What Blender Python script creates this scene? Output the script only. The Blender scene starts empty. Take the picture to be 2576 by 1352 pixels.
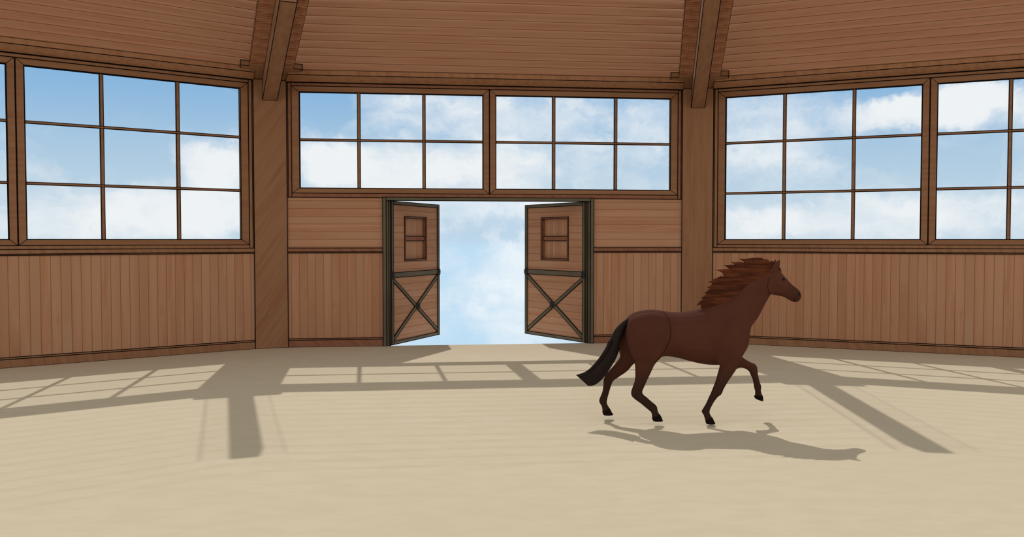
import bpy, bmesh, math, random
from mathutils import Vector, Matrix
from math import sin, cos, tan, radians, pi
random.seed(7)
SC = bpy.context.scene
COL = SC.collection

# ---------------------------------------------------------------- helpers
def obj(name, bm, mats, parent=None, smooth=False, **props):
    me = bpy.data.meshes.new(name)
    bm.normal_update(); bm.to_mesh(me); bm.free()
    for m in (mats if isinstance(mats, (list, tuple)) else [mats]):
        me.materials.append(m)
    if smooth:
        for p in me.polygons: p.use_smooth = True
    o = bpy.data.objects.new(name, me); COL.objects.link(o)
    if parent is not None: o.parent = parent
    for k, v in props.items(): o[k] = v
    return o

def empty(name, M=None, parent=None, **props):
    o = bpy.data.objects.new(name, None); COL.objects.link(o)
    o.empty_display_size = 0.2
    if M is not None: o.matrix_world = M
    if parent is not None: o.parent = parent
    for k, v in props.items(): o[k] = v
    return o

def prism(bm, pts, mat=0):
    """pts: two lists (loop a, loop b) of equal length -> closed solid"""
    a = [bm.verts.new(p) for p in pts[0]]; b = [bm.verts.new(p) for p in pts[1]]
    n = len(a); fs = [bm.faces.new(a[::-1]), bm.faces.new(b)]
    for i in range(n):
        j = (i+1) % n
        fs.append(bm.faces.new((a[i], a[j], b[j], b[i])))
    for f in fs: f.material_index = mat
    return fs

def bar(bm, p, q, r=0.006, mat=1, sides=4):
    p = Vector(p); q = Vector(q); d = (q-p)
    if d.length < 1e-6: return
    d.normalize(); u = d.orthogonal().normalized(); v = d.cross(u)
    A = []; B = []
    for i in range(sides):
        t = 2*pi*(i+.5)/sides; w = (u*cos(t)+v*sin(t))*r*1.3
        A.append(p-d*r*.5+w); B.append(q+d*r*.5+w)
    prism(bm, (A, B), mat)

LR = 0.0058     # half width of the dark seam strips
def box(bm, x0, x1, y0, y1, z0, z1, mat=0, seams=1, r=LR):
    V = [(x, y, z) for x in (x0, x1) for y in (y0, y1) for z in (z0, z1)]
    prism(bm, ([V[0], V[4], V[6], V[2]], [V[1], V[5], V[7], V[3]]), mat)
    if seams is not None and seams > 0:
        for a, b in ((0,1),(2,3),(4,5),(6,7),(0,2),(1,3),(4,6),(5,7),(0,4),(1,5),(2,6),(3,7)):
            if seams == 1 and (a in (2,3,6,7) and b in (2,3,6,7)): continue   # skip hidden outer edges
            bar(bm, V[a], V[b], r, seams if seams > 1 else 1)

def solid(bm, A, B, mat=0, seams=True, r=LR):
    prism(bm, (A, B), mat)
    if seams:
        n = len(A)
        for i in range(n):
            j = (i+1) % n
            bar(bm, A[i], A[j], r); bar(bm, B[i], B[j], r); bar(bm, A[i], B[i], r)

# ---------------------------------------------------------------- materials
def srgb(r, g, b):
    f = lambda c: ((c/255+.055)/1.055)**2.4 if c/255 > .04045 else c/255/12.92
    return (f(r), f(g), f(b), 1)

class NT:
    def __init__(s, tree): s.t = tree; s.n = tree.nodes; s.l = tree.links
    def add(s, typ, ins=None, **kw):
        n = s.n.new(typ)
        for k, v in kw.items(): setattr(n, k, v)
        for k, v in (ins or {}).items():
            if isinstance(v, bpy.types.NodeSocket): s.l.new(v, n.inputs[k])
            else: n.inputs[k].default_value = v
        return n
    def math(s, op, a, b=0.0, c=None, clamp=False):
        d = {0: a, 1: b}
        if c is not None: d[2] = c
        return s.add('ShaderNodeMath', d, operation=op, use_clamp=clamp).outputs[0]
    def mix(s, f, a, b, blend='MIX'):
        n = s.add('ShaderNodeMix', {0: f, 6: a, 7: b}, data_type='RGBA', blend_type=blend)
        return n.outputs[2]
    def step(s, x, a, b):
        n = s.add('ShaderNodeMapRange', {0: x, 1: a, 2: b, 3: 0.0, 4: 1.0}, interpolation_type='SMOOTHSTEP')
        return n.outputs[0]

def newmat(name, rough=.7, spec=.25):
    m = bpy.data.materials.new(name); m.use_nodes = True
    t = NT(m.node_tree); b = t.n['Principled BSDF']
    b.inputs['Roughness'].default_value = rough
    b.inputs['Specular IOR Level'].default_value = spec
    return m, t, b

def plain(name, col, rough=.7, spec=.2, metallic=0):
    m, t, b = newmat(name, rough, spec)
    b.inputs['Base Color'].default_value = col; b.inputs['Metallic'].default_value = metallic
    return m

def wood(name, col, dark, light, axis='x', plank=None, pitch=.18, rot=0.0, streak=1.0, joint=.058, rough=.75):
    """axis: the grain direction in the object's own space; plank: axis across which boards are laid"""
    m, t, b = newmat(name, rough, .15)
    co = t.add('ShaderNodeTexCoord').outputs['Object']
    if rot:
        co = t.add('ShaderNodeMapping', {'Vector': co, 'Rotation': (0, rot, 0)}).outputs[0]
    sc = {'x': (.55, 9, 9), 'y': (9, .55, 9), 'z': (9, 9, .55)}[axis]
    sep = t.add('ShaderNodeSeparateXYZ', {0: co})
    ax = {'x': 0, 'y': 1, 'z': 2}
    offs = None
    if plank:
        q = t.math('DIVIDE', sep.outputs[ax[plank]], pitch)
        idx = t.math('FLOOR', q); fr = t.math('FRACT', q)
        wn = t.add('ShaderNodeTexWhiteNoise', {'W': idx}, noise_dimensions='1D')
        offs = t.add('ShaderNodeVectorMath', {0: co, 1: wn.outputs['Color']}, operation='MULTIPLY_ADD')
        offs.inputs[1].default_value = (1, 1, 1)
        t.l.new(wn.outputs['Color'], offs.inputs[2])
        vec = offs.outputs[0]
    else:
        vec = co
    mp = t.add('ShaderNodeMapping', {'Vector': vec, 'Scale': sc}).outputs[0]
    n1 = t.add('ShaderNodeTexNoise', {'Vector': mp, 'Scale': 1.0, 'Detail': 5.0, 'Roughness': .6}).outputs[0]
    mp2 = t.add('ShaderNodeMapping', {'Vector': vec, 'Scale': tuple(c*4 for c in sc)}).outputs[0]
    n2 = t.add('ShaderNodeTexNoise', {'Vector': mp2, 'Scale': 1.0, 'Detail': 3.0}).outputs[0]
    f = t.math('MULTIPLY', t.step(n1, .38, .66), .8*streak)
    c = t.mix(f, col, dark)
    g = t.math('MULTIPLY', t.step(n2, .5, .75), .55*streak)
    c = t.mix(g, c, light)
    if plank:
        # board-to-board tone, joints and the odd knot
        tone = t.math('MULTIPLY_ADD', wn.outputs['Value'], .09, .955)
        cv = t.add('ShaderNodeVectorMath', {0: c, 3: tone}, operation='SCALE').outputs[0]
        k = t.add('ShaderNodeMapping', {'Vector': vec, 'Scale': tuple(1.3 if s < 1 else 4.2 for s in sc)}).outputs[0]
        vo = t.add('ShaderNodeTexVoronoi', {'Vector': k, 'Scale': 1.0}).outputs['Distance']
        kn = t.math('MULTIPLY', t.math('SUBTRACT', 1.0, t.step(vo, .03, .16)), .5)
        c = t.mix(kn, cv, dark)
        d = t.math('MINIMUM', fr, t.math('SUBTRACT', 1.0, fr))
        j = t.math('MULTIPLY', t.math('SUBTRACT', 1.0, t.step(d, joint*.3, joint)), .85)
        jc = tuple(x*y for x, y in zip(dark[:3], (.66, .58, .55)))+(1,)
        c = t.mix(j, c, jc)
    t.l.new(c, b.inputs['Base Color'])
    return m

K = 1.0
def sc_(c, k): return (c[0]*k, c[1]*k, c[2]*k, 1)
PINE   = (.37, .192, .105, 1); PINE_D = (.315, .135, .062, 1); PINE_L = (.40, .235, .14, 1)
BEAMC  = (.245, .118, .056, 1); BEAM_D = (.20, .082, .036, 1); BEAM_L = (.27, .15, .08, 1)
RED    = (.22, .09, .045, 1); RED_D = (.165, .058, .03, 1)
M_LINE = plain('dark_seam', (.006, .004, .003, 1), .9, .05)
M_WALLV = wood('pine_boards_upright', PINE, PINE_D, PINE_L, 'z', 'x', .177)
M_WALLH = wood('pine_boards_level', PINE, PINE_D, PINE_L, 'x', 'z', .172)
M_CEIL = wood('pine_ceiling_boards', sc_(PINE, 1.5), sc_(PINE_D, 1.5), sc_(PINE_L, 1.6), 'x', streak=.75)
M_JOINT = plain('board_joint', (.25, .11, .055, 1), .9, .05)
M_DOORP = wood('pine_door_boards', PINE, PINE_D, PINE_L, 'x', 'z', .17)
M_SHUT = wood('pine_shutter_boards', sc_(PINE,1.05), PINE_D, PINE_L, 'z', 'x', .11)
M_POST = wood('timber_post_wood', BEAMC, BEAM_D, BEAM_L, 'z', rot=-.6)
M_POST2 = wood('timber_post_wood_straight', BEAMC, BEAM_D, BEAM_L, 'z')
M_TRIMX = wood('trim_wood_long', BEAMC, BEAM_D, BEAM_L, 'z', rot=.25)
M_RED  = wood('reddish_trim_wood', RED, RED_D, BEAMC, 'z', rot=.7)
M_SASH = wood('sash_wood', sc_(BEAMC, .98), BEAM_D, BEAMC, 'x')
M_RAFT = wood('rafter_wood', BEAMC, BEAM_D, BEAM_L, 'y')
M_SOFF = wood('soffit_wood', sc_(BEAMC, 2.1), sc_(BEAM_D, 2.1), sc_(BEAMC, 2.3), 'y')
M_EAVE = wood('eaves_wood', sc_(BEAMC, 1.35), sc_(BEAM_D, 1.35), sc_(BEAM_L, 1.3), 'z', rot=.15)
def metal_mat():
    m, t, b = newmat('bronze_painted_metal', .65, .12)
    co = t.add('ShaderNodeTexCoord').outputs['Object']
    n = t.add('ShaderNodeTexNoise', {'Vector': co, 'Scale': 1.2, 'Detail': 1.0}).outputs[0]
    t.l.new(t.mix(t.step(n, .3, .7), (.118, .092, .054, 1), (.092, .070, .045, 1)), b.inputs['Base Color'])
    return m
M_METAL = metal_mat()
M_IRON = plain('black_wrought_iron', (.004, .004, .004, 1), .5, .4)
def glass_mat():
    m = bpy.data.materials.new('window_glass'); m.use_nodes = True
    t = NT(m.node_tree); t.n.clear()
    tr = t.add('ShaderNodeBsdfTransparent', {0: (.955, .965, .965, 1)})
    gl = t.add('ShaderNodeBsdfGlossy', {'Color': (.9, .95, 1, 1), 'Roughness': .03})
    mx = t.add('ShaderNodeMixShader', {0: .02, 1: tr.outputs[0], 2: gl.outputs[0]})
    o = t.add('ShaderNodeOutputMaterial', {0: mx.outputs[0]})
    return m
M_GLASS = glass_mat()
def sand_mat():
    m, t, b = newmat('arena_sand', .95, .05)
    co = t.add('ShaderNodeTexCoord').outputs['Object']
    mp = t.add('ShaderNodeMapping', {'Vector': co, 'Scale': (.9, 2.2, 1)}).outputs[0]
    n = t.add('ShaderNodeTexNoise', {'Vector': mp, 'Scale': 2.2, 'Detail': 6.0, 'Roughness': .62}).outputs[0]
    n2 = t.add('ShaderNodeTexNoise', {'Vector': co, 'Scale': .25, 'Detail': 2.0}).outputs[0]
    c = t.mix(t.step(n, .38, .62), (.540, .450, .310, 1), (.568, .476, .335, 1))
    c = t.mix(t.math('MULTIPLY', t.step(n2, .35, .65), .5), c, (.538, .446, .310, 1))
    t.l.new(c, b.inputs['Base Color'])
    return m
M_SAND = sand_mat()

# ---------------------------------------------------------------- the place: a twelve-sided riding hall
CX, CY, R, PHI = 1.493, 1.375, 18.146, -6.335
HALF = R*tan(radians(15))
SUN = Vector((.152, -.872, -1.0))
def wallM(k):
    a = radians(PHI+30*k)
    o = Vector((sin(a), cos(a), 0))
    return Matrix.Translation(Vector((CX, CY, 0))+o*R) @ Matrix.Rotation(-a, 4, 'Z')
def hipM(k):      # k = +-.5 ... : the corner between two walls
    a = radians(PHI+30*k)
    o = Vector((sin(a), cos(a), 0))
    return Matrix.Translation(Vector((CX, CY, 0))+o*(R/cos(radians(15)))) @ Matrix.Rotation(-a, 4, 'Z')

# floor: the whole twelve-sided ring
bm = bmesh.new()
rr = (R+.06)/cos(radians(15))
ang = [radians(PHI+15+30*i) for i in range(12)]
prism(bm, ([(CX+rr*sin(a), CY+rr*cos(a), -.2) for a in ang][::-1], [(CX+rr*sin(a), CY+rr*cos(a), 0) for a in ang][::-1]))
obj('floor', bm, M_SAND, kind='structure')

SIDE = {-1: 'left', 0: 'back', 1: 'right'}
GOUT, GIN, D1, D2 = 4.222, .146, 1.478, 2.925
ZT, ZM, ZB, ZR2, ZL = 5.672, 4.620, 3.551, 3.467, 2.404
DW = 2.33        # half width of the doorway inside the metal frame
tn = [0]
def trim(bm, mats, M):
    tn[0] += 1
    o = obj('trim_%d' % tn[0], bm, mats, kind='structure'); o.matrix_world = M
    return o

for k in (-1, 0, 1):
    M = wallM(k)
    side = SIDE[k]
    E = 4.495
    # boarded wall
    bm = bmesh.new()
    y0 = .03
    def wb(x0, x1, z0, z1, mat, yy=y0): box(bm, x0, x1, yy, .22, z0, z1, mat, None)
    if k == 0:
        for s in (-1, 1):
            a, b_ = sorted((s*(DW+.07), s*E))
            wb(a, b_, 0, 2.17, 0); wb(a, b_, 2.17, 3.42, 1)
            a, b_ = sorted((s*4.40, s*E)); wb(a, b_, 3.42, 5.85, 1)
        wb(-DW-.07, DW+.07, 3.345, 3.42, 1)
    else:
        wb(-E, E, 0, 2.28, 0)
        for s in (-1, 1):
            a, b_ = sorted((s*4.40, s*E)); wb(a, b_, 2.28, 5.85, 1)
    wb(-E, E, 5.81, 6.10, 1, .06)
    w = obj('wall_'+side, bm, [M_WALLV, M_WALLH], kind='structure'); w.matrix_world = M
    # baseboards
    bm = bmesh.new()
    spans = [(-E, E)] if k else [(-E, -DW-.075), (DW+.075, E)]
    for a, b_ in spans:
        box(bm, a, b_, 0, .03, 0, .158); box(bm, a, b_, .008, .03, .158, .194)
    o = obj('baseboard_'+side, bm, [M_RED if k == 0 else M_TRIMX, M_LINE], kind='structure'); o.matrix_world = M
    # chair rail
    bm = bmesh.new()
    for a, b_ in spans:
        box(bm, a, b_, -.012, .03, 2.131, 2.215); box(bm, a, b_, .0, .03, 2.108, 2.131)
    trim(bm, [M_RED if k == 0 else M_TRIMX, M_LINE], M)
    # window surround
    zb = ZB if k == 0 else ZL
    zo0, zo1 = zb-.205 if k == 0 else 2.215, 5.87
    bm = bmesh.new()
    fi0, fi1, so = zb-.115, ZT+.13, 4.395
    box(bm, -4.467, -so, .0, .06, zo0, zo1); box(bm, so, 4.467, .0, .06, zo0, zo1)
    box(bm, -so, so, .0, .06, zo0, fi0); box(bm, -so, so, .0, .06, fi1, zo1)
    for s in (-1, 1):    # flush filler strips to the posts
        a, b_ = sorted((s*4.467, s*E)); box(bm, a, b_, .012, .06, zo0, zo1)
    trim(bm, [M_RED if k == 0 else M_TRIMX, M_LINE], M)
    # sloping eaves board under the roof
    bm = bmesh.new()
    e0, e1 = 4.50, 4.42
    box(bm, -e0, e0, -.02, .06, 5.870, 5.884)
    def sec(s, e): return [(s*e, .06, 5.884), (s*e, -.02, 5.884), (s*(e-.085), -.315, 5.984), (s*(e-.085), -.315, 6.095), (s*e, .06, 6.10)]
    A, B = sec(-1, e0), sec(1, e0)
    prism(bm, (A, B))
    bar(bm, A[2], B[2]); bar(bm, A[3], B[3]); bar(bm, A[1], B[1])
    trim(bm, [M_EAVE, M_LINE], M)
    # window
    nwin = k+2
    W = empty('window_%d' % nwin, M, kind='structure')
    rows = [ZM] if k == 0 else [ZM, ZR2]
    zt, z0 = ZT, zb
    for s in (-1, 1):
        bm = bmesh.new()
        xi, xo = GIN, GOUT           # inner glass limits
        fo, fi = so, .006            # outer limits of the sash frame
        ya, yb = .015, .085
        # four mitred members
        Q = [(fi, fi0), (fo, fi0), (fo, fi1), (fi, fi1)]
        q = [(xi, z0), (xo, z0), (xo, zt), (xi, zt)]
        for i in range(4):
            j = (i+1) % 4
            P4 = [Q[i], Q[j], q[j], q[i]]
            A = [(s*x, ya, z) for x, z in P4]; B = [(s*x, yb, z) for x, z in P4]
            if s < 0: A, B = B, A
            prism(bm, (A, B), 0)
            yl = ya
            bar(bm, (s*Q[i][0], yl, Q[i][1]), (s*Q[j][0], yl, Q[j][1]))
            bar(bm, (s*q[i][0], yl, q[i][1]), (s*q[j][0], yl, q[j][1]), .008)
            bar(bm, (s*q[i][0], yb, q[i][1]), (s*q[j][0], yb, q[j][1]), .010)
            bar(bm, (s*Q[i][0], yl, Q[i][1]), (s*q[i][0], yl, q[i][1]), .0045)
        sash = obj('sash', bm, [M_SASH, M_LINE], W)
        bm = bmesh.new()
        for d in (D1, D2):
            box(bm, s*d-.032, s*d+.032, .035, .075, z0, zt, 0, 2, .0055)
        for z in rows:
            box(bm, min(s*xi, s*xo), max(s*xi, s*xo), .032, .072, z-.022, z+.022, 0, 2, .0055)
        for f in bm.faces:
            if f.material_index == 2: f.material_index = 1
        obj('muntin', bm, [M_SASH, M_LINE], sash)
        bm = bmesh.new()
        box(bm, min(s*xi, s*xo), max(s*xi, s*xo), .0765, .0805, z0, zt, 0, None)
        obj('glass_pane', bm, M_GLASS, sash)

# ---------------------------------------------------------------- roof: boards laid like louvres along the run of the sun
SLOPE = .362
def hsun(a):     # share of the sun's run along the outward normal
    return sin(a)*(-SUN.x)+cos(a)*(-SUN.y)
CEIL = empty('ceiling', kind='structure')
NMAX = 3.9
for k in (-1, 0, 1):
    a = radians(PHI+30*k); o_ = hsun(a)
    bm = bmesh.new()
    pitch = .27; n = .335; i = 0
    while n < NMAX:
        zb_ = 6.085+SLOPE*(n-.315)
        up = pitch*.98
        th = .0025
        e = HALF-.268*n-.10
        lowA = Vector((-e, -n, zb_)); d = Vector((0, o_, 1))*up
        nrm = Vector((0, -1, o_)).normalized()*th       # towards the hall
        x = Vector((2*e, 0, 0))
        g = d.normalized()*.017          # the board's bevelled lower edge is darker where it meets the next
        A = [lowA-nrm, lowA+nrm, lowA+nrm+g, lowA-nrm+g]
        prism(bm, (A, [p+x for p in A]), 1)
        A = [lowA-nrm+g, lowA+nrm+g, lowA+nrm+d, lowA-nrm+d]
        prism(bm, (A, [p+x for p in A]))
        n += pitch; i += 1
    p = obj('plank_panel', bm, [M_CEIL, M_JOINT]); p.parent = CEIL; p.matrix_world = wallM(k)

def rafter(k, label, T):
    M = hipM(k); a = radians(PHI+30*k); o_ = hsun(a)
    root = empty('hip_rafter', M @ Matrix.Translation((0, 0, 5.455)), label=label, category='roof beam', group='rafters running up from the posts')
    Z0 = 5.455
    bm = bmesh.new(); w = .153
    zb = lambda t: .35*(t-.10)
    A = [(-w, -.103, zb(.1)), (-w, -T, zb(T)), (-w, -T, zb(T)+.43), (-w, -.103, zb(.1)+.43)]
    B = [(-p[0], p[1], p[2]) for p in A]
    solid(bm, A, B)
    obj('beam', bm, [M_RAFT, M_LINE], root)
    # soffit strips either side of the beam: short boards across the hip, laid along the run of the sun
    bm = bmesh.new(); hw = .455; t = .56; pt = .06
    while t < T-.1:
        z = 5.895+.35*t-Z0
        lo = Vector((-hw, -t, z)); d = Vector((0, o_, 1))*pt*1.02
        nrm = Vector((0, -1, o_)).normalized()*.002
        A = [lo-nrm, lo+nrm, lo+nrm+d, lo-nrm+d]
        prism(bm, (A, [p+Vector((2*hw, 0, 0)) for p in A]))
        t += pt
    for s in (-1, 1):
        bar(bm, (s*hw, -.5, 5.895+.35*.5-Z0), (s*hw, -T+.1, 5.895+.35*(T-.1)-Z0), .0035)
    bar(bm, (-hw-.004, -.5, 5.895+.35*.5+.1-Z0), (-hw-.004, -T+.1, 5.895+.35*(T-.1)+.1-Z0), .003)
    obj('soffit', bm, [M_SOFF, M_LINE], root)
    # corner plate over the post
    bm = bmesh.new(); hw2 = .64
    zz = lambda t: 5.872+.35*t-Z0
    t0, t1 = -.05, .60
    A = [(-hw2, -t0, zz(t0)), (-hw2, -t1, zz(t1)), (-hw2, -t1, zz(t1)+.11), (-hw2, -t0, zz(t0)+.11)]
    B = [(-p[0], p[1], p[2]) for p in A]
    prism(bm, (A, B))
    for s in (-1, 1):
        bar(bm, (s*hw2, -t1, zz(t1)), (s*hw, -t1, zz(t1))); bar(bm, (s*hw2, -t1, zz(t1)+.11), (s*hw, -t1, zz(t1)+.11))
        bar(bm, (s*hw2, -t1, zz(t1)), (s*hw2, -t1, zz(t1)+.11)); bar(bm, (s*hw2, -t1+.14, zz(t1-.14)), (s*hw2, -t1, zz(t1)))
    obj('corner_plate', bm, [M_RAFT, M_LINE], root)
    return root
rafter(-.5, 'brown sloping roof beam rising from the timber post left of the doorway', 3.62)
rafter(.5, 'brown sloping roof beam rising from the timber post behind the horse', 4.12)

def post(k, label, mat):
    M = hipM(k)
    bm = bmesh.new()
    tz = lambda y: 5.868-.35*y
    A = [(-.352, -.10, 0), (-.352, .30, 0), (-.352, .30, tz(.30)), (-.352, -.10, tz(-.10))]
    solid(bm, A, [(-v[0], v[1], v[2]) for v in A], 0, True, .0065)
    o = obj('timber_post', bm, [mat, M_LINE], label=label, category='post', group='timber posts between the wall bays')
    o.matrix_world = M
    return o
post(-.5, 'broad square timber post left of the double doors, in full view', M_POST)
post(.5, 'broad square timber post right of the double doors, partly behind the horse', M_POST2)

# ---------------------------------------------------------------- doorway and the two open stable doors
M0 = wallM(0)
bm = bmesh.new()
box(bm, -DW-.075, -DW, -.03, .22, 0, 3.355); box(bm, DW, DW+.075, -.03, .22, 0, 3.355)
box(bm, -DW, DW, -.03, .22, 3.28, 3.355)
for s in (-1, 1):     # rebated jamb
    a, b_ = sorted((s*DW, s*(DW-.055))); box(bm, a, b_, .0, .20, 0, 3.28)
    a, b_ = sorted((s*(DW-.055), s*(DW-.09))); box(bm, a, b_, .03, .18, 0, 3.28)
trim(bm, [M_METAL, M_LINE], M0)

def rosette(parent, x, z, sx=1.0, y=-.05, flat=1.0):
    bm = bmesh.new(); r0 = .026
    def ring(cx, cz, r, ry=1.0, ang=0.0, tube=.0085):
        n = 12
        P_ = []
        for i in range(n):
            t = 2*pi*i/n; u, v = r*cos(t), r*ry*sin(t)
            P_.append(Vector((cx+(u*cos(ang)-v*sin(ang))*sx, y, cz+(u*sin(ang)+v*cos(ang)))))
        for i in range(n): bar(bm, P_[i], P_[(i+1) % n], tube, 0)
    for i in range(6):
        t = pi/2+2*pi*i/6
        ring(x+.052*cos(t)*sx, z+.052*sin(t), .033, .62, t)
        t2 = t+pi/6
        bar(bm, (x, y, z), (x+.085*cos(t2)*sx, y-.004, z+.085*sin(t2)), .007, 0)
    bmesh.ops.create_uvsphere(bm, u_segments=10, v_segments=6, radius=.02, matrix=Matrix.Translation((x, y-.008, z)))
    return obj('iron_rosette', bm, M_IRON, parent, label='black wrought-iron rosette')

def door(idx, s):
    # s=-1: hinged on the left jamb, +1: on the right. Leaf frame: x from hinge (0) to free edge (2.36), y thickness, z up
    hx = s*(DW-.095)
    wdir = radians(61.7)
    ang = wdir if s < 0 else pi-wdir
    Mh = M0 @ Matrix.Translation((hx, .10, .012)) @ Matrix.Rotation(ang, 4, 'Z')
    root = empty('door_%d' % idx, Mh, kind='structure')
    # face seen from the hall is local -y for the left leaf, +y for the right one
    fy = -1 if s < 0 else 1
    L, Hh = 2.36, 3.262
    def bx(bm, x0, x1, ya, yb, z0, z1, mat=0, seams=1, r=LR):
        y0, y1 = sorted((fy*ya, fy*yb)); 
        box(bm, x0, x1, y0, y1, z0, z1, mat, 2 if seams else None, r)
    def fin(bm, name, mats, parent):
        for f in bm.faces:
            if f.material_index == 2: f.material_index = 1
        return obj(name, bm, mats, parent)
    bm = bmesh.new()      # metal frame
    bx(bm, -.02, .07, -.04, .035, 0, Hh); bx(bm, L-.09, L, -.04, .035, 0, Hh)
    bx(bm, .07, L-.09, -.04, .035, 0, .073); bx(bm, .07, L-.09, -.04, .035, Hh-.073, Hh)
    fin(bm, 'door_frame', [M_METAL, M_LINE], root)
    bm = bmesh.new(); bx(bm, .07, L-.09, -.03, .03, 1.525, 1.64); fin(bm, 'mid_rail', [M_METAL, M_LINE], root)
    # boards, with the opening left for the shutter window
    wx0, wx1, wz0, wz1 = .61, 1.70, 1.895, 2.93
    bm = bmesh.new()
    for x0, x1, z0, z1 in ((.07, L-.09, .073, 1.53), (.07, wx0, 1.63, Hh-.073), (wx1, L-.09, 1.63, Hh-.073), (wx0, wx1, 1.63, wz0), (wx0, wx1, wz1, Hh-.073)):
        bx(bm, x0, x1, -.015, .010, z0, z1, 0, 0)
    fin(bm, 'board_panel', [M_DOORP, M_LINE], root)
    # crossed braces
    for (xa, za), (xb, zb) in (((.09, 1.525), (L-.10, .08)), ((.09, .08), (L-.10, 1.525))):
        bm = bmesh.new(); d = Vector((xb-xa, 0, zb-za)).normalized(); nn = Vector((-d.z, 0, d.x))*.084
        P_, Q_ = Vector((xa, 0, za)), Vector((xb, 0, zb))
        # ends cut upright along the stiles
        def cut(P, x):
            return [P+nn+d*((x-(P+nn).x)/d.x), P-nn+d*((x-(P-nn).x)/d.x)]
        pa, pb = cut(P_, .072), cut(Q_, L-.092)
        for c_ in pa+pb: c_.z = min(max(c_.z, .073), 1.525)
        zc = 0.0006 if zb > za else 0
        lo = [pa[0], pa[1], pb[1], pb[0]]
        A = [Vector((p.x, fy*.009, p.z)) for p in lo]; B = [Vector((p.x, fy*(.028+zc*4), p.z)) for p in lo]
        solid(bm, A, B, 0, True, .0062)
        fin(bm, 'cross_brace', [M_METAL, M_LINE], root)
    # shutter window: reddish frame, sunk boards, one bar
    bm = bmesh.new(); t = .045
    bx(bm, wx0, wx0+t, -.09, .022, wz0, wz1); bx(bm, wx1-t, wx1, -.09, .022, wz0, wz1)
    bx(bm, wx0+t, wx1-t, -.09, .022, wz0, wz0+t*.8); bx(bm, wx0+t, wx1-t, -.09, .022, wz1-t*.8, wz1)
    wf = fin(bm, 'shutter_frame', [M_RED, M_LINE], root)
    bm = bmesh.new(); bx(bm, wx0+t, wx1-t, -.085, -.06, wz0+.036, wz1-.036, 0, 0)
    fin(bm, 'shutter_boards', [M_SHUT, M_LINE], wf)
    bm = bmesh.new(); bx(bm, wx0+t, wx1-t, -.06, -.02, 2.365, 2.47)
    fin(bm, 'shutter_bar', [M_RED, M_LINE], wf)
    for x, z, w_ in ((1.215, .80, 1.0), (.02, 1.58, .8), (L-.045, 1.58, .8)):
        o = rosette(root, x, z, w_, fy*.048)
    return root
door(1, -1); door(2, 1)
TRUNK = [(-0.85, 1.319, -0.864, 1.121, 0.0, 0.1), (-0.819, 1.386, -0.833, 0.975, 0.0, 0.17), (-0.731, 1.454, -0.749, 0.881, 0.0, 0.235), (-0.601, 1.485, -0.614, 0.839, 0.0, 0.265), (-0.461, 1.485, -0.468, 0.85, 0.0, 0.275), (-0.337, 1.464, -0.343, 0.876, 0.0, 0.275), (-0.176, 1.454, -0.182, 0.855, 0.0, 0.29), (-0.015, 1.47, -0.01, 0.808, 0.0, 0.305), (0.13, 1.506, 0.167, 0.771, 0.0, 0.3), (0.254, 1.548, 0.354, 0.761, 0.0, 0.275), (0.368, 1.589, 0.531, 0.787, 0.0, 0.25), (0.461, 1.641, 0.649, 0.876, 0.0, 0.23), (0.543, 1.704, 0.726, 1.006, 0.0, 0.205), (0.615, 1.771, 0.746, 1.142, 0.0, 0.175), (0.682, 1.838, 0.771, 1.261, 0.0, 0.145), (0.764, 1.911, 0.853, 1.371, 0.0, 0.12), (0.852, 1.968, 0.914, 1.49, 0.0, 0.105), (0.945, 2.02, 0.97, 1.6, 0.0, 0.095), (1.017, 2.072, 1.021, 1.693, 0.0, 0.085), (1.048, 2.077, 1.081, 1.901, 0.0, 0.06)]
HEAD = [(0.976, 1.994, 0.978, 1.838, 0.0, 0.05), (1.011, 2.072, 0.984, 1.755, 0.0, 0.085), (1.063, 2.087, 1.01, 1.704, 0.0, 0.098), (1.121, 2.02, 1.052, 1.683, 0.0, 0.1), (1.173, 1.953, 1.098, 1.675, 0.0, 0.095), (1.226, 1.896, 1.145, 1.667, 0.0, 0.082), (1.278, 1.838, 1.197, 1.652, 0.0, 0.066), (1.331, 1.792, 1.255, 1.62, 0.0, 0.056), (1.378, 1.755, 1.307, 1.594, 0.0, 0.056), (1.409, 1.714, 1.354, 1.584, 0.0, 0.052), (1.423, 1.667, 1.39, 1.602, 0.0, 0.032)]
HAUNCH_NEAR = [(-0.688, 1.445, -0.493, 1.46, -0.13, 0.06), (-0.801, 1.399, -0.35, 1.409, -0.133, 0.12), (-0.863, 1.301, -0.299, 1.317, -0.136, 0.165), (-0.883, 1.178, -0.293, 1.188, -0.139, 0.185), (-0.868, 1.045, -0.334, 1.045, -0.142, 0.175), (-0.821, 0.906, -0.411, 0.901, -0.145, 0.14), (-0.77, 0.819, -0.503, 0.798, -0.148, 0.105), (-0.759, 0.701, -0.559, 0.685, -0.151, 0.085), (-0.764, 0.588, -0.605, 0.588, -0.154, 0.066), (-0.79, 0.506, -0.641, 0.506, -0.156, 0.055), (-0.811, 0.444, -0.667, 0.444, -0.159, 0.05), (-0.808, 0.388, -0.657, 0.404, -0.162, 0.048), (-0.765, 0.342, -0.606, 0.363, -0.165, 0.045), (-0.688, 0.286, -0.55, 0.312, -0.168, 0.038), (-0.622, 0.23, -0.504, 0.276, -0.171, 0.036), (-0.56, 0.179, -0.479, 0.241, -0.174, 0.04), (-0.545, 0.138, -0.469, 0.19, -0.177, 0.037), (-0.545, 0.097, -0.443, 0.139, -0.18, 0.042)]
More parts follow.
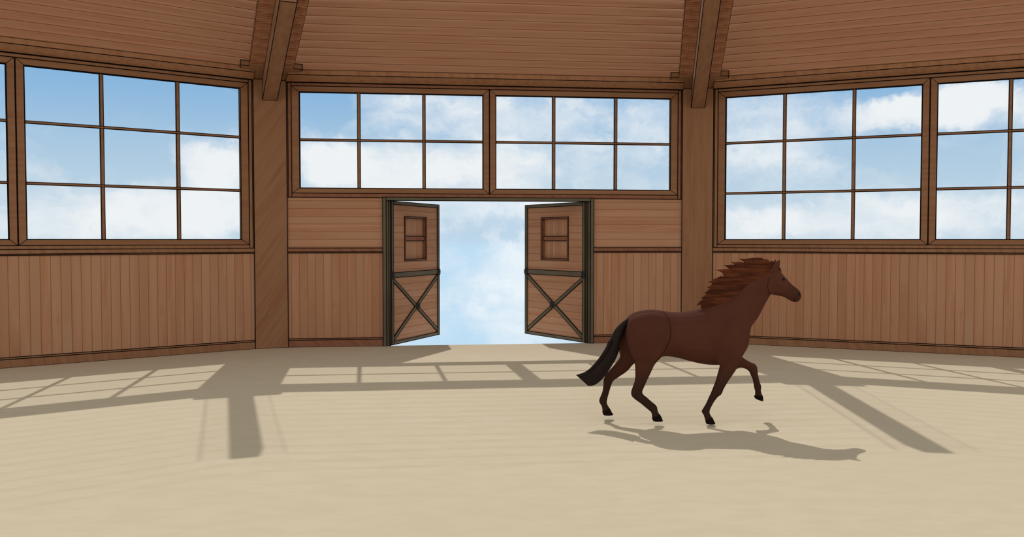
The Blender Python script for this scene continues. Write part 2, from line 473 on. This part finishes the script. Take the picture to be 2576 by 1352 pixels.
HAUNCH_FAR = [(-0.713, 1.449, -0.451, 1.47, 0.12, 0.06), (-0.807, 1.396, -0.314, 1.412, 0.125, 0.12), (-0.89, 1.264, -0.291, 1.306, 0.131, 0.16), (-0.941, 1.105, -0.289, 1.158, 0.136, 0.17), (-0.94, 0.946, -0.34, 0.988, 0.141, 0.155), (-0.917, 0.856, -0.496, 0.813, 0.147, 0.12), (-0.98, 0.76, -0.706, 0.775, 0.152, 0.09), (-1.042, 0.685, -0.82, 0.658, 0.157, 0.07), (-1.099, 0.615, -0.925, 0.583, 0.163, 0.055), (-1.13, 0.556, -0.993, 0.534, 0.168, 0.05), (-1.134, 0.486, -1.023, 0.486, 0.173, 0.042), (-1.149, 0.373, -1.057, 0.373, 0.179, 0.036), (-1.185, 0.282, -1.085, 0.26, 0.184, 0.038), (-1.185, 0.233, -1.084, 0.217, 0.189, 0.038), (-1.152, 0.173, -1.062, 0.173, 0.195, 0.036), (-1.143, 0.103, -1.035, 0.135, 0.2, 0.042)]
FORE_NEAR = [(0.432, 1.213, 0.596, 1.265, -0.13, 0.08), (0.355, 1.059, 0.678, 1.136, -0.134, 0.12), (0.319, 0.931, 0.678, 1.003, -0.137, 0.12), (0.329, 0.849, 0.627, 0.905, -0.141, 0.105), (0.334, 0.777, 0.58, 0.808, -0.144, 0.088), (0.309, 0.685, 0.534, 0.711, -0.148, 0.074), (0.278, 0.572, 0.457, 0.598, -0.151, 0.062), (0.237, 0.469, 0.385, 0.48, -0.155, 0.054), (0.216, 0.418, 0.354, 0.408, -0.159, 0.052), (0.19, 0.367, 0.308, 0.373, -0.162, 0.042), (0.159, 0.296, 0.256, 0.306, -0.166, 0.035), (0.117, 0.224, 0.21, 0.219, -0.169, 0.037), (0.096, 0.184, 0.199, 0.179, -0.173, 0.039), (0.122, 0.138, 0.206, 0.148, -0.176, 0.035), (0.142, 0.072, 0.231, 0.108, -0.18, 0.04)]
FORE_FAR = [(0.523, 1.028, 0.604, 0.711, 0.12, 0.09), (0.604, 0.974, 0.617, 0.684, 0.127, 0.09), (0.67, 0.873, 0.65, 0.704, 0.133, 0.078), (0.746, 0.814, 0.704, 0.703, 0.14, 0.066), (0.816, 0.776, 0.759, 0.681, 0.147, 0.058), (0.876, 0.749, 0.798, 0.648, 0.153, 0.055), (0.905, 0.695, 0.816, 0.61, 0.16, 0.052), (0.919, 0.598, 0.84, 0.566, 0.167, 0.04), (0.942, 0.512, 0.861, 0.491, 0.173, 0.035), (0.966, 0.447, 0.871, 0.431, 0.18, 0.037), (0.963, 0.393, 0.887, 0.388, 0.187, 0.035), (0.982, 0.333, 0.889, 0.339, 0.193, 0.034), (0.995, 0.3, 0.889, 0.311, 0.2, 0.038)]
HOOF_HN = [(-0.546, 0.113, -0.446, 0.154, -0.18, 0.044), (-0.54, 0.082, -0.422, 0.113, -0.18, 0.053), (-0.53, 0.061, -0.402, 0.061, -0.18, 0.058)]
HOOF_HF = [(-1.146, 0.116, -1.048, 0.156, 0.2, 0.044), (-1.141, 0.087, -1.024, 0.108, 0.2, 0.052), (-1.13, 0.06, -0.997, 0.063, 0.2, 0.057)]
HOOF_FN = [(0.142, 0.072, 0.234, 0.11, -0.18, 0.044), (0.147, 0.046, 0.255, 0.066, -0.18, 0.053), (0.157, 0.024, 0.275, 0.025, -0.18, 0.058)]
HOOF_FF = [(0.875, 0.321, 0.992, 0.327, 0.2, 0.042), (0.883, 0.295, 1.0, 0.287, 0.2, 0.05), (0.899, 0.279, 0.998, 0.244, 0.2, 0.056)]
TAIL = [(-0.783, 1.407, -0.819, 1.34, 0.0, 0.03), (-0.861, 1.366, -0.845, 1.288, -0.003, 0.04), (-0.928, 1.314, -0.871, 1.226, -0.006, 0.055), (-0.991, 1.252, -0.897, 1.158, -0.009, 0.065), (-1.037, 1.174, -0.928, 1.07, -0.012, 0.07), (-1.074, 1.086, -0.952, 0.998, -0.015, 0.075), (-1.11, 0.998, -0.985, 0.899, -0.018, 0.08), (-1.157, 0.92, -1.016, 0.827, -0.022, 0.08), (-1.209, 0.848, -1.058, 0.754, -0.025, 0.08), (-1.266, 0.781, -1.11, 0.671, -0.028, 0.078), (-1.328, 0.718, -1.162, 0.599, -0.031, 0.07), (-1.396, 0.672, -1.219, 0.542, -0.034, 0.055), (-1.458, 0.652, -1.281, 0.501, -0.037, 0.035), (-1.515, 0.637, -1.354, 0.491, -0.04, 0.012)]
EAR_NEAR = [(0.981, 1.986, 1.089, 1.955, -0.07, 0.026), (1.001, 2.028, 1.102, 2.002, -0.07, 0.032), (1.031, 2.071, 1.114, 2.048, -0.07, 0.026), (1.067, 2.113, 1.121, 2.094, -0.07, 0.016), (1.105, 2.143, 1.123, 2.138, -0.07, 0.006)]
EAR_FAR = [(1.028, 2.023, 1.112, 2.002, 0.07, 0.026), (1.056, 2.075, 1.111, 2.054, 0.07, 0.026), (1.079, 2.111, 1.113, 2.096, 0.07, 0.016), (1.099, 2.145, 1.112, 2.141, 0.07, 0.006)]
CREST = [(0.14, 1.501), (0.254, 1.537), (0.368, 1.579), (0.476, 1.641), (0.559, 1.704), (0.626, 1.766), (0.687, 1.828), (0.754, 1.885), (0.837, 1.932), (0.919, 1.979), (0.986, 2.02), (1.048, 2.056)]
OUTER = [(0.12, 1.527), (0.109, 1.568), (0.175, 1.678), (0.216, 1.787), (0.283, 1.859), (0.345, 1.927), (0.401, 1.984), (0.473, 2.051), (0.571, 2.087), (0.695, 2.124), (0.861, 2.134), (1.048, 2.087)]
TIPS = [(0.062, 1.543, 0.02), (0.098, 1.579, 0.05), (0.124, 1.631, 0.1), (0.165, 1.698, 0.16), (0.195, 1.771, 0.22), (0.21, 1.846, 0.27), (0.272, 1.88, 0.32), (0.316, 2.004, 0.42), (0.411, 2.064, 0.5), (0.504, 2.104, 0.58), (0.617, 2.147, 0.68), (0.736, 2.155, 0.76), (0.778, 2.162, 0.79), (0.881, 2.134, 0.86), (0.975, 2.108, 0.93)]
EYE = (1.169, 1.889)
NOSTRIL = (1.377, 1.689)
FORELOCK = [(1.079, 2.077), (1.121, 2.025), (1.163, 1.968)]
MOUTH = [(1.351, 1.609), (1.314, 1.635), (1.273, 1.645), (1.221, 1.65)]
L_HFRONT = [(-0.402, 1.47), (-0.361, 1.425), (-0.335, 1.343), (-0.325, 1.251), (-0.329, 1.17), (-0.349, 1.089), (-0.379, 1.017), (-0.424, 0.936), (-0.48, 0.874), (-0.536, 0.823)]
L_HREAR = [(-0.836, 1.384), (-0.866, 1.297), (-0.874, 1.195), (-0.865, 1.082), (-0.855, 1.011), (-0.824, 0.929), (-0.783, 0.857), (-0.757, 0.811)]
L_JAW = [(0.993, 1.699), (0.961, 1.751), (0.953, 1.808), (0.96, 1.859), (0.983, 1.916)]
L_MOUTH1 = [(1.326, 1.599), (1.323, 1.619), (1.32, 1.645)]
L_MOUTH2 = [(1.372, 1.625), (1.356, 1.65), (1.34, 1.671)]
L_MOUTH3 = [(1.103, 1.68), (1.128, 1.682), (1.154, 1.687)]

# ---------------------------------------------------------------- horse
HX, HY = 2.35, 11.10
def ring_pts(st, n=20, pw=2.0):
    ax, az, bx_, bz, y, lat = st
    c = Vector(((ax+bx_)/2, y, (az+bz)/2)); h = Vector(((bx_-ax)/2, 0, (bz-az)/2)); l = Vector((0, lat, 0))
    out = []
    for i in range(n):
        t = 2*pi*i/n; ct, st_ = cos(t), sin(t)
        f = lambda v: math.copysign(abs(v)**(2/pw), v)
        out.append(c+h*f(ct)+l*f(st_))
    return out
def subdiv(rows, m=3):
    """Catmull-Rom between stations"""
    out = []; n = len(rows)
    for i in range(n-1):
        p0, p1, p2, p3 = rows[max(i-1, 0)], rows[i], rows[i+1], rows[min(i+2, n-1)]
        for j in range(m):
            t = j/m
            out.append(tuple(.5*((2*b)+(-a+c)*t+(2*a-5*b+4*c-d)*t*t+(-a+3*b-3*c+d)*t**3) for a, b, c, d in zip(p0, p1, p2, p3)))
    out.append(rows[-1]); return out
def loft(bm, rows, n=20, m=3, pw=2.0, mat=0):
    rs = [[bm.verts.new(p) for p in ring_pts(r, n, pw)] for r in (subdiv(rows, m) if m > 1 else rows)]
    fs = []
    for a, b in zip(rs, rs[1:]):
        for i in range(n):
            j = (i+1) % n; fs.append(bm.faces.new((a[i], a[j], b[j], b[i])))
    for r, flip in ((rs[0], True), (rs[-1], False)):
        c = bm.verts.new(sum((v.co for v in r), Vector())/n)
        for i in range(n):
            j = (i+1) % n
            fs.append(bm.faces.new((c, r[j], r[i]) if flip else (c, r[i], r[j])))
    for f in fs: f.material_index = mat
    bmesh.ops.recalc_face_normals(bm, faces=fs)

def coat_mat(name, c_body, c_leg, c_shade):
    m, t, b = newmat(name, .85, .04)
    co = t.add('ShaderNodeTexCoord').outputs['Object']
    s = t.add('ShaderNodeSeparateXYZ', {0: co})
    n = t.add('ShaderNodeTexNoise', {'Vector': co, 'Scale': 2.4, 'Detail': 2.0}).outputs[0]
    c = t.mix(t.math('MULTIPLY', t.step(n, .35, .7), .6), c_body, c_shade)
    leg = t.math('SUBTRACT', 1.0, t.step(s.outputs[2], .35, .95))
    c = t.mix(leg, c, c_leg)
    # soft darker muzzle
    d = t.add('ShaderNodeVectorMath', {0: co, 1: (1.40, 0, 1.68)}, operation='DISTANCE').outputs['Value']
    mz = t.math('MULTIPLY', t.math('SUBTRACT', 1.0, t.step(d, .05, .30)), .55)
    c = t.mix(mz, c, c_leg)
    t.l.new(c, b.inputs['Base Color'])
    return m
M_COAT = coat_mat('chestnut_coat', (.078, .0262, .0150, 1), (.031, .0150, .0098, 1), (.060, .0205, .0125, 1))
M_HOOF = plain('dark_hoof_horn', (.010, .006, .005, 1), .9, .02)
M_TAIL = wood('dark_tail_hair', (.014, .0065, .0045, 1), (.009, .0045, .0035, 1), (.019, .009, .006, 1), 'z')
def mane_mat():
    m, t, b = newmat('chestnut_mane_hair', .85, .03)
    co = t.add('ShaderNodeTexCoord').outputs['Object']
    mp = t.add('ShaderNodeMapping', {'Vector': co, 'Rotation': (0, -.25, 0), 'Scale': (1.5, 5, 17)}).outputs[0]
    n = t.add('ShaderNodeTexNoise', {'Vector': mp, 'Scale': 1.6, 'Detail': 4.0}).outputs[0]
    c = t.mix(t.step(n, .36, .62), (.098, .027, .0105, 1), (.042, .0125, .0058, 1))
    t.l.new(c, b.inputs['Base Color'])
    return m
M_MANE = mane_mat()
M_EYE = plain('dark_eye', (.010, .006, .005, 1), .3, .12)
M_NOST = plain('nostril_dark', (.008, .004, .004, 1), .8, .1)

bm = bmesh.new()
for rows in (TRUNK, HEAD, HAUNCH_NEAR, HAUNCH_FAR, FORE_NEAR, FORE_FAR):
    loft(bm, rows, 22, 3)
loft(bm, EAR_NEAR, 10, 2); loft(bm, EAR_FAR, 10, 2)
# fleshy muscle over the near and far shoulder, cheek
def blob(c, r, rot=0.0):
    bmesh.ops.create_uvsphere(bm, u_segments=24, v_segments=14, radius=1, matrix=Matrix.Translation(c) @ Matrix.Rotation(rot, 4, 'Y') @ Matrix.Diagonal((r[0], r[1], r[2], 1)))
for s in (-1, 1):
    blob((.43, s*.185, 1.10), (.17, .105, .34), .25)
    blob((.985, s*.058, 1.795), (.112, .052, .112), 0)
    blob((1.10, s*.06, 1.90), (.055, .03, .03), .6)      # brow
HORSE = obj('horse', bm, M_COAT, smooth=True,
            label='dark chestnut horse trotting to the right across the sand, mane and tail streaming behind', category='horse')
HORSE.location = (HX, HY, 0)
rm = HORSE.modifiers.new('merge', 'REMESH'); rm.mode = 'VOXEL'; rm.voxel_size = .0075; rm.use_smooth_shade = True
sm = HORSE.modifiers.new('soften', 'CORRECTIVE_SMOOTH') if False else HORSE.modifiers.new('soften', 'SMOOTH')
sm.factor = .5; sm.iterations = 3
bpy.context.view_layer.update()
dg = bpy.context.evaluated_depsgraph_get()
me = bpy.data.meshes.new_from_object(HORSE.evaluated_get(dg))
HORSE.modifiers.clear(); HORSE.data = me
for p in me.polygons: p.use_smooth = True
if not me.materials: me.materials.append(M_COAT)

for rows in (HOOF_FN, HOOF_FF, HOOF_HN, HOOF_HF):
    bm = bmesh.new(); loft(bm, [tuple(r) for r in rows], 18, 1)
    h = obj('hoof', bm, M_HOOF, HORSE, smooth=True, label='dark hoof')
    b = h.modifiers.new('b', 'BEVEL'); b.width = .006; b.segments = 2; b.limit_method = 'ANGLE'; b.angle_limit = radians(50)
bm = bmesh.new(); loft(bm, TAIL, 22, 3, 1.8)
for f in range(9):       # loose locks at the end of the tail
    y = (f-4)*.016; k = random.uniform(-.02, .02); k2 = f/8
    rows = []
    for i, st in enumerate(TAIL[5:]):
        t = i/(len(TAIL[5:])-1); ax, az, bx_, bz, yy, la = st
        cx, cz = ax+(bx_-ax)*k2, az+(bz-az)*k2
        w = .022*(1-t)**.6+.003
        dx, dz = bx_-ax, bz-az; L_ = math.hypot(dx, dz)+1e-6; dx /= L_; dz /= L_
        rows.append((cx-dx*w, cz-dz*w, cx+dx*w, cz+dz*w, yy+y*(1-t*.5), .02*(1-t)+.004))
    loft(bm, rows, 8, 2)
obj('tail', bm, M_TAIL, HORSE, smooth=True, label='dark brown tail streaming back')

def along(P_, t):
    L_ = [0]
    for a, b in zip(P_, P_[1:]): L_.append(L_[-1]+math.hypot(b[0]-a[0], b[1]-a[1]))
    d = t*L_[-1]
    for i in range(len(P_)-1):
        if d <= L_[i+1] or i == len(P_)-2:
            f = (d-L_[i])/max(L_[i+1]-L_[i], 1e-6)
            return (P_[i][0]+(P_[i+1][0]-P_[i][0])*f, P_[i][1]+(P_[i+1][1]-P_[i][1])*f)
bm = bmesh.new()
def lock(root, tip, w0, y0, y1, bend=.04, th=.014, n=8):
    """one tapering lock of hair from the crest to its tip"""
    rx, rz = root; tx, tz = tip; rows = []
    dx, dz = tx-rx, tz-rz; L_ = math.hypot(dx, dz)+1e-6; ux, uz = dx/L_, dz/L_; px, pz = -uz, ux
    if pz < 0: px, pz = -px, -pz
    for i in range(n+1):
        t = i/n; b = bend*4*t*(1-t)
        c = (rx+dx*t+px*b, rz+dz*t+pz*b); w = w0*(1-t**2.2)*(0.75+.5*sin(pi*min(t*1.3, 1)))+.0015
        rows.append((c[0]-px*w, c[1]-pz*w, c[0]+px*w, c[1]+pz*w, y0+(y1-y0)*t, th*(1-.75*t)+.001))
    loft(bm, rows, 8, 1)
SH = .16
N_ = 40
for i in range(N_):         # body of the mane, swept back from the crest
    t = i/(N_-1)
    r, o = along(CREST, min(t*(1-SH)+SH, 1)), along(OUTER, t)
    for side in (-1, 1):
        lock((r[0]+.02, r[1]-.03), o, .040, side*.035-.01, side*.008-.02, .03+.05*t*(1-t), .022)
for i in range(8):
    t = i/7*SH
    r, o = along(CREST, t), along(OUTER, t)
    for side in (-1, 1): lock((r[0]+.02, r[1]-.03), o, .04, side*.03-.01, side*.008-.02, .0, .022)
for x, z, t in TIPS:        # the pointed flying tips
    r = along(CREST, min(t+.22, 1)); m_ = along(OUTER, min(t+.07, 1))
    b_ = ((r[0]+m_[0]*2)/3, (r[1]+m_[1]*2)/3-.015)
    lock(b_, (x-.012, z+.004), .040, -.02, -.015, .008, .022)
for i in range(18):         # ridged strands lying over the near side
    t = (i+.5)/18+random.uniform(-.01, .01)
    r, o = along(CREST, min(t*(1-SH)+SH, 1)), along(OUTER, max(0, min(t, 1)))
    f = random.uniform(.75, .97)
    lock((r[0]+.015, r[1]-.02), (r[0]+(o[0]-r[0])*f, r[1]+(o[1]-r[1])*f), random.uniform(.014, .024), -.060, -.036, .03+.05*t*(1-t), .012)
lock(FORELOCK[0], FORELOCK[2], .018, 0, -.02, .008, .014)
mane = obj('mane', bm, M_MANE, HORSE, smooth=True, label='reddish brown mane flying back from the crest')
r_ = mane.modifiers.new('merge', 'REMESH'); r_.mode = 'VOXEL'; r_.voxel_size = .0045; r_.use_smooth_shade = True
s_ = mane.modifiers.new('soften', 'SMOOTH'); s_.factor = .5; s_.iterations = 1

from mathutils.bvhtree import BVHTree
bvh = BVHTree.FromPolygons([v.co for v in HORSE.data.vertices], [p.vertices for p in HORSE.data.polygons])
def crease(lines, name, r=.0030):
    """dark creases lying on the coat, mirrored on both flanks"""
    for ln, both in lines:
        pts = subdiv([tuple(q_) for q_ in ln], 4)
        for s in ((-1, 1) if both else (-1,)):
            bm = bmesh.new(); prev = None
            for x, z in pts:
                cur = bvh.ray_cast(Vector((x, s*1.0, z)), Vector((0, -s, 0)))[0]
                if cur is not None and prev is not None and (cur-prev).length < .12: bar(bm, prev, cur, r, 0)
                prev = cur
            if len(bm.verts): obj(name, bm, M_NOST, HORSE)
            else: bm.free()
crease([(L_HFRONT, False), (L_HREAR, False)], 'haunch_crease')
crease([(L_JAW, True)], 'cheek_crease', .0026)
crease([(L_MOUTH1, True), (L_MOUTH2, True), (L_MOUTH3, True)], 'mouth_line', .0022)

for s in (-1, 1):
    bm = bmesh.new()
    bmesh.ops.create_uvsphere(bm, u_segments=16, v_segments=10, radius=.021, matrix=Matrix.Translation((EYE[0], s*.079, EYE[1])) @ Matrix.Diagonal((1.15, .7, .8, 1)))
    e = obj('eye', bm, M_EYE, HORSE, smooth=True)
    bm = bmesh.new()
    bmesh.ops.create_uvsphere(bm, u_segments=16, v_segments=10, radius=.02, matrix=Matrix.Translation((NOSTRIL[0], s*.046, NOSTRIL[1])) @ Matrix.Rotation(.25, 4, 'Y') @ Matrix.Diagonal((.55, .55, 1.25, 1)))
    obj('nostril', bm, M_NOST, HORSE, smooth=True)

# ---------------------------------------------------------------- light and sky
sd = bpy.data.lights.new('sun', 'SUN'); sd.energy = 2.42; sd.angle = radians(.5); sd.color = (1, 1, 1)
so_ = bpy.data.objects.new('sun', sd); COL.objects.link(so_)
so_.rotation_euler = SUN.to_track_quat('-Z', 'Y').to_euler(); so_.location = (0, 30, 30)

def sky():
    w = bpy.data.worlds.new('cloudy_sky'); SC.world = w; w.use_nodes = True
    t = NT(w.node_tree); t.n.clear()
    g = t.add('ShaderNodeTexCoord').outputs['Generated']
    d = t.add('ShaderNodeVectorMath', {0: g}, operation='NORMALIZE').outputs[0]
    s = t.add('ShaderNodeSeparateXYZ', {0: d})
    az = t.math('MULTIPLY', t.math('ARCTAN2', s.outputs[0], s.outputs[1]), 180/pi)
    el = t.math('MULTIPLY', t.math('ARCSINE', s.outputs[2]), 180/pi)
    P0 = t.add('ShaderNodeCombineXYZ', {0: az, 1: el}).outputs[0]
    nz = t.add('ShaderNodeTexNoise', {'Vector': P0, 'Scale': .42, 'Detail': 7.0, 'Roughness': .62}).outputs['Color']
    off = t.add('ShaderNodeVectorMath', {0: nz, 1: (.5, .5, .5)}, operation='SUBTRACT').outputs[0]
    off = t.add('ShaderNodeVectorMath', {0: off, 3: 2.6}, operation='SCALE').outputs[0]
    Pw = t.add('ShaderNodeVectorMath', {0: P0, 1: off}, operation='ADD').outputs[0]
    mp = t.add('ShaderNodeMapping', {'Vector': Pw, 'Scale': (.12, .28, 1)}).outputs[0]
    base = t.add('ShaderNodeTexNoise', {'Vector': mp, 'Scale': 1.0, 'Detail': 8.0, 'Roughness': .55}).outputs[0]
    acc = t.math('MULTIPLY_ADD', base, .9, -.10)
    for a, e, sa, se, wt in BLOBS:
        v = t.add('ShaderNodeVectorMath', {0: Pw, 1: (a, e, 0)}, operation='SUBTRACT').outputs[0]
        v = t.add('ShaderNodeVectorMath', {0: v, 1: (1/sa, 1/se, 0)}, operation='MULTIPLY').outputs[0]
        q = t.add('ShaderNodeVectorMath', {0: v, 1: v}, operation='DOT_PRODUCT').outputs['Value']
        ex = t.math('POWER', 2.718, t.math('MULTIPLY', t.math('MULTIPLY', q, q), -1.0))
        acc = t.math('MULTIPLY_ADD', ex, wt, acc)
    wm = t.add('ShaderNodeMapping', {'Vector': Pw, 'Rotation': (0, 0, .25), 'Scale': (.22, .75, 1)}).outputs[0]
    wn = t.add('ShaderNodeTexNoise', {'Vector': wm, 'Scale': 1.0, 'Detail': 7.0, 'Roughness': .55}).outputs[0]
    acc = t.math('ADD', acc, t.math('MULTIPLY', t.math('SUBTRACT', wn, .5), .95))
    f = t.step(acc, .08, 1.12)
    up = t.step(el, 2.0, 12.0)
    blue = t.mix(up, srgb(188, 213, 232), srgb(124, 178, 224))
    lowf = t.step(el, 1.0, -1.5)
    n = t.add('ShaderNodeMapRange', {0: el, 1: .2, 2: -.6, 3: 0.0, 4: 1.0}); low = n.outputs[0]
    blue = t.mix(low, blue, srgb(190, 221, 243))
    white = t.mix(low, srgb(247, 249, 251), srgb(240, 247, 251))
    c = t.mix(f, blue, white)
    # unseen sky is made-up fill light: brightened behind the camera, dimmed overhead and in front
    hi = t.step(el, 13.0, 24.0); back = t.step(s.outputs[1], .62, .30)
    oc = t.math('MAXIMUM', hi, back)
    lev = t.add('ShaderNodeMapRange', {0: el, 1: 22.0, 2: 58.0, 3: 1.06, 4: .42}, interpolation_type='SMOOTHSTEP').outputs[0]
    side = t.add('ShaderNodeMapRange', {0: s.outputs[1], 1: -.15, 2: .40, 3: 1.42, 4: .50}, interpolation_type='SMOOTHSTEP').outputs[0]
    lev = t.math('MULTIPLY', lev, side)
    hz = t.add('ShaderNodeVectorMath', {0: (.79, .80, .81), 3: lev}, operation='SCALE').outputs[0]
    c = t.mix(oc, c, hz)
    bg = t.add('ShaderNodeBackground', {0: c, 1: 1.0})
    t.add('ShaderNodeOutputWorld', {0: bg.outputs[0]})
# cloud banks as seen over the land: azimuth, elevation, half widths (degrees), weight
BLOBS = [(-19.0, 4.6, 2.6, 1.6, .75), (-21.5, 1.8, 5.5, 1.7, .70), (-27.5, .8, 4, 1.4, .35), (-12.0, 5.2, 2.4, 1.6, .85), (-7.0, 4.6, 5.0, 1.9, .70),
         (-6.0, 8.8, 3.0, 1.6, .30), (-1.5, 8.0, 2.6, 1.8, .40), (0, 5, 3, 2, .45), (3.0, 8.5, 2.0, 1.6, .35), (7, 6.5, 3.5, 2.5, .25),
         (16.0, 7.2, 3.6, 3.4, .30), (24.4, 7.7, 3.4, .9, .75), (28.2, 8.2, 2.2, 1.4, .85), (33, 7.6, 2.5, 1.6, .7), (22.0, 1.2, 6, 1.6, .45), (15.5, 1.2, 3, 1.4, .45),
         (28.5, 1.8, 4, 1.5, .30), (-12.2, 9.0, 2.0, 1.7, -.55), (23.3, 9.4, 1.8, 1.0, -.55), (29.6, 10.3, 2.2, .9, -.8), (28, 4.6, 3.4, 1.6, -.35),
         (23.5, 5.3, 2.2, 1.1, -.35), (-26, 9.0, 6, 2.6, -.35), (-25, 5.2, 4, 1.6, -.40), (-20, 8.5, 3, 2, -.35),
         (1.0, -3.5, 4.6, 3.2, .45), (-2.5, -.5, 2.2, 1.6, -.15), (0, 2.4, 4.5, 1.0, .40)]
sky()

# ---------------------------------------------------------------- camera
cd = bpy.data.cameras.new('camera'); cam = bpy.data.objects.new('camera', cd); COL.objects.link(cam)
cd.sensor_fit = 'HORIZONTAL'; cd.sensor_width = 36.0; cd.lens = 36.0*2144.0/2576.0
cd.clip_start = .05; cd.clip_end = 500
cam.location = (0, 0, 2.4); cam.rotation_euler = (radians(90-1.934), 0, 0)
SC.camera = cam

vs = SC.view_settings
vs.view_transform = 'Standard'; vs.look = 'None'; vs.exposure = 0; vs.gamma = 1; vs.use_curve_mapping = False
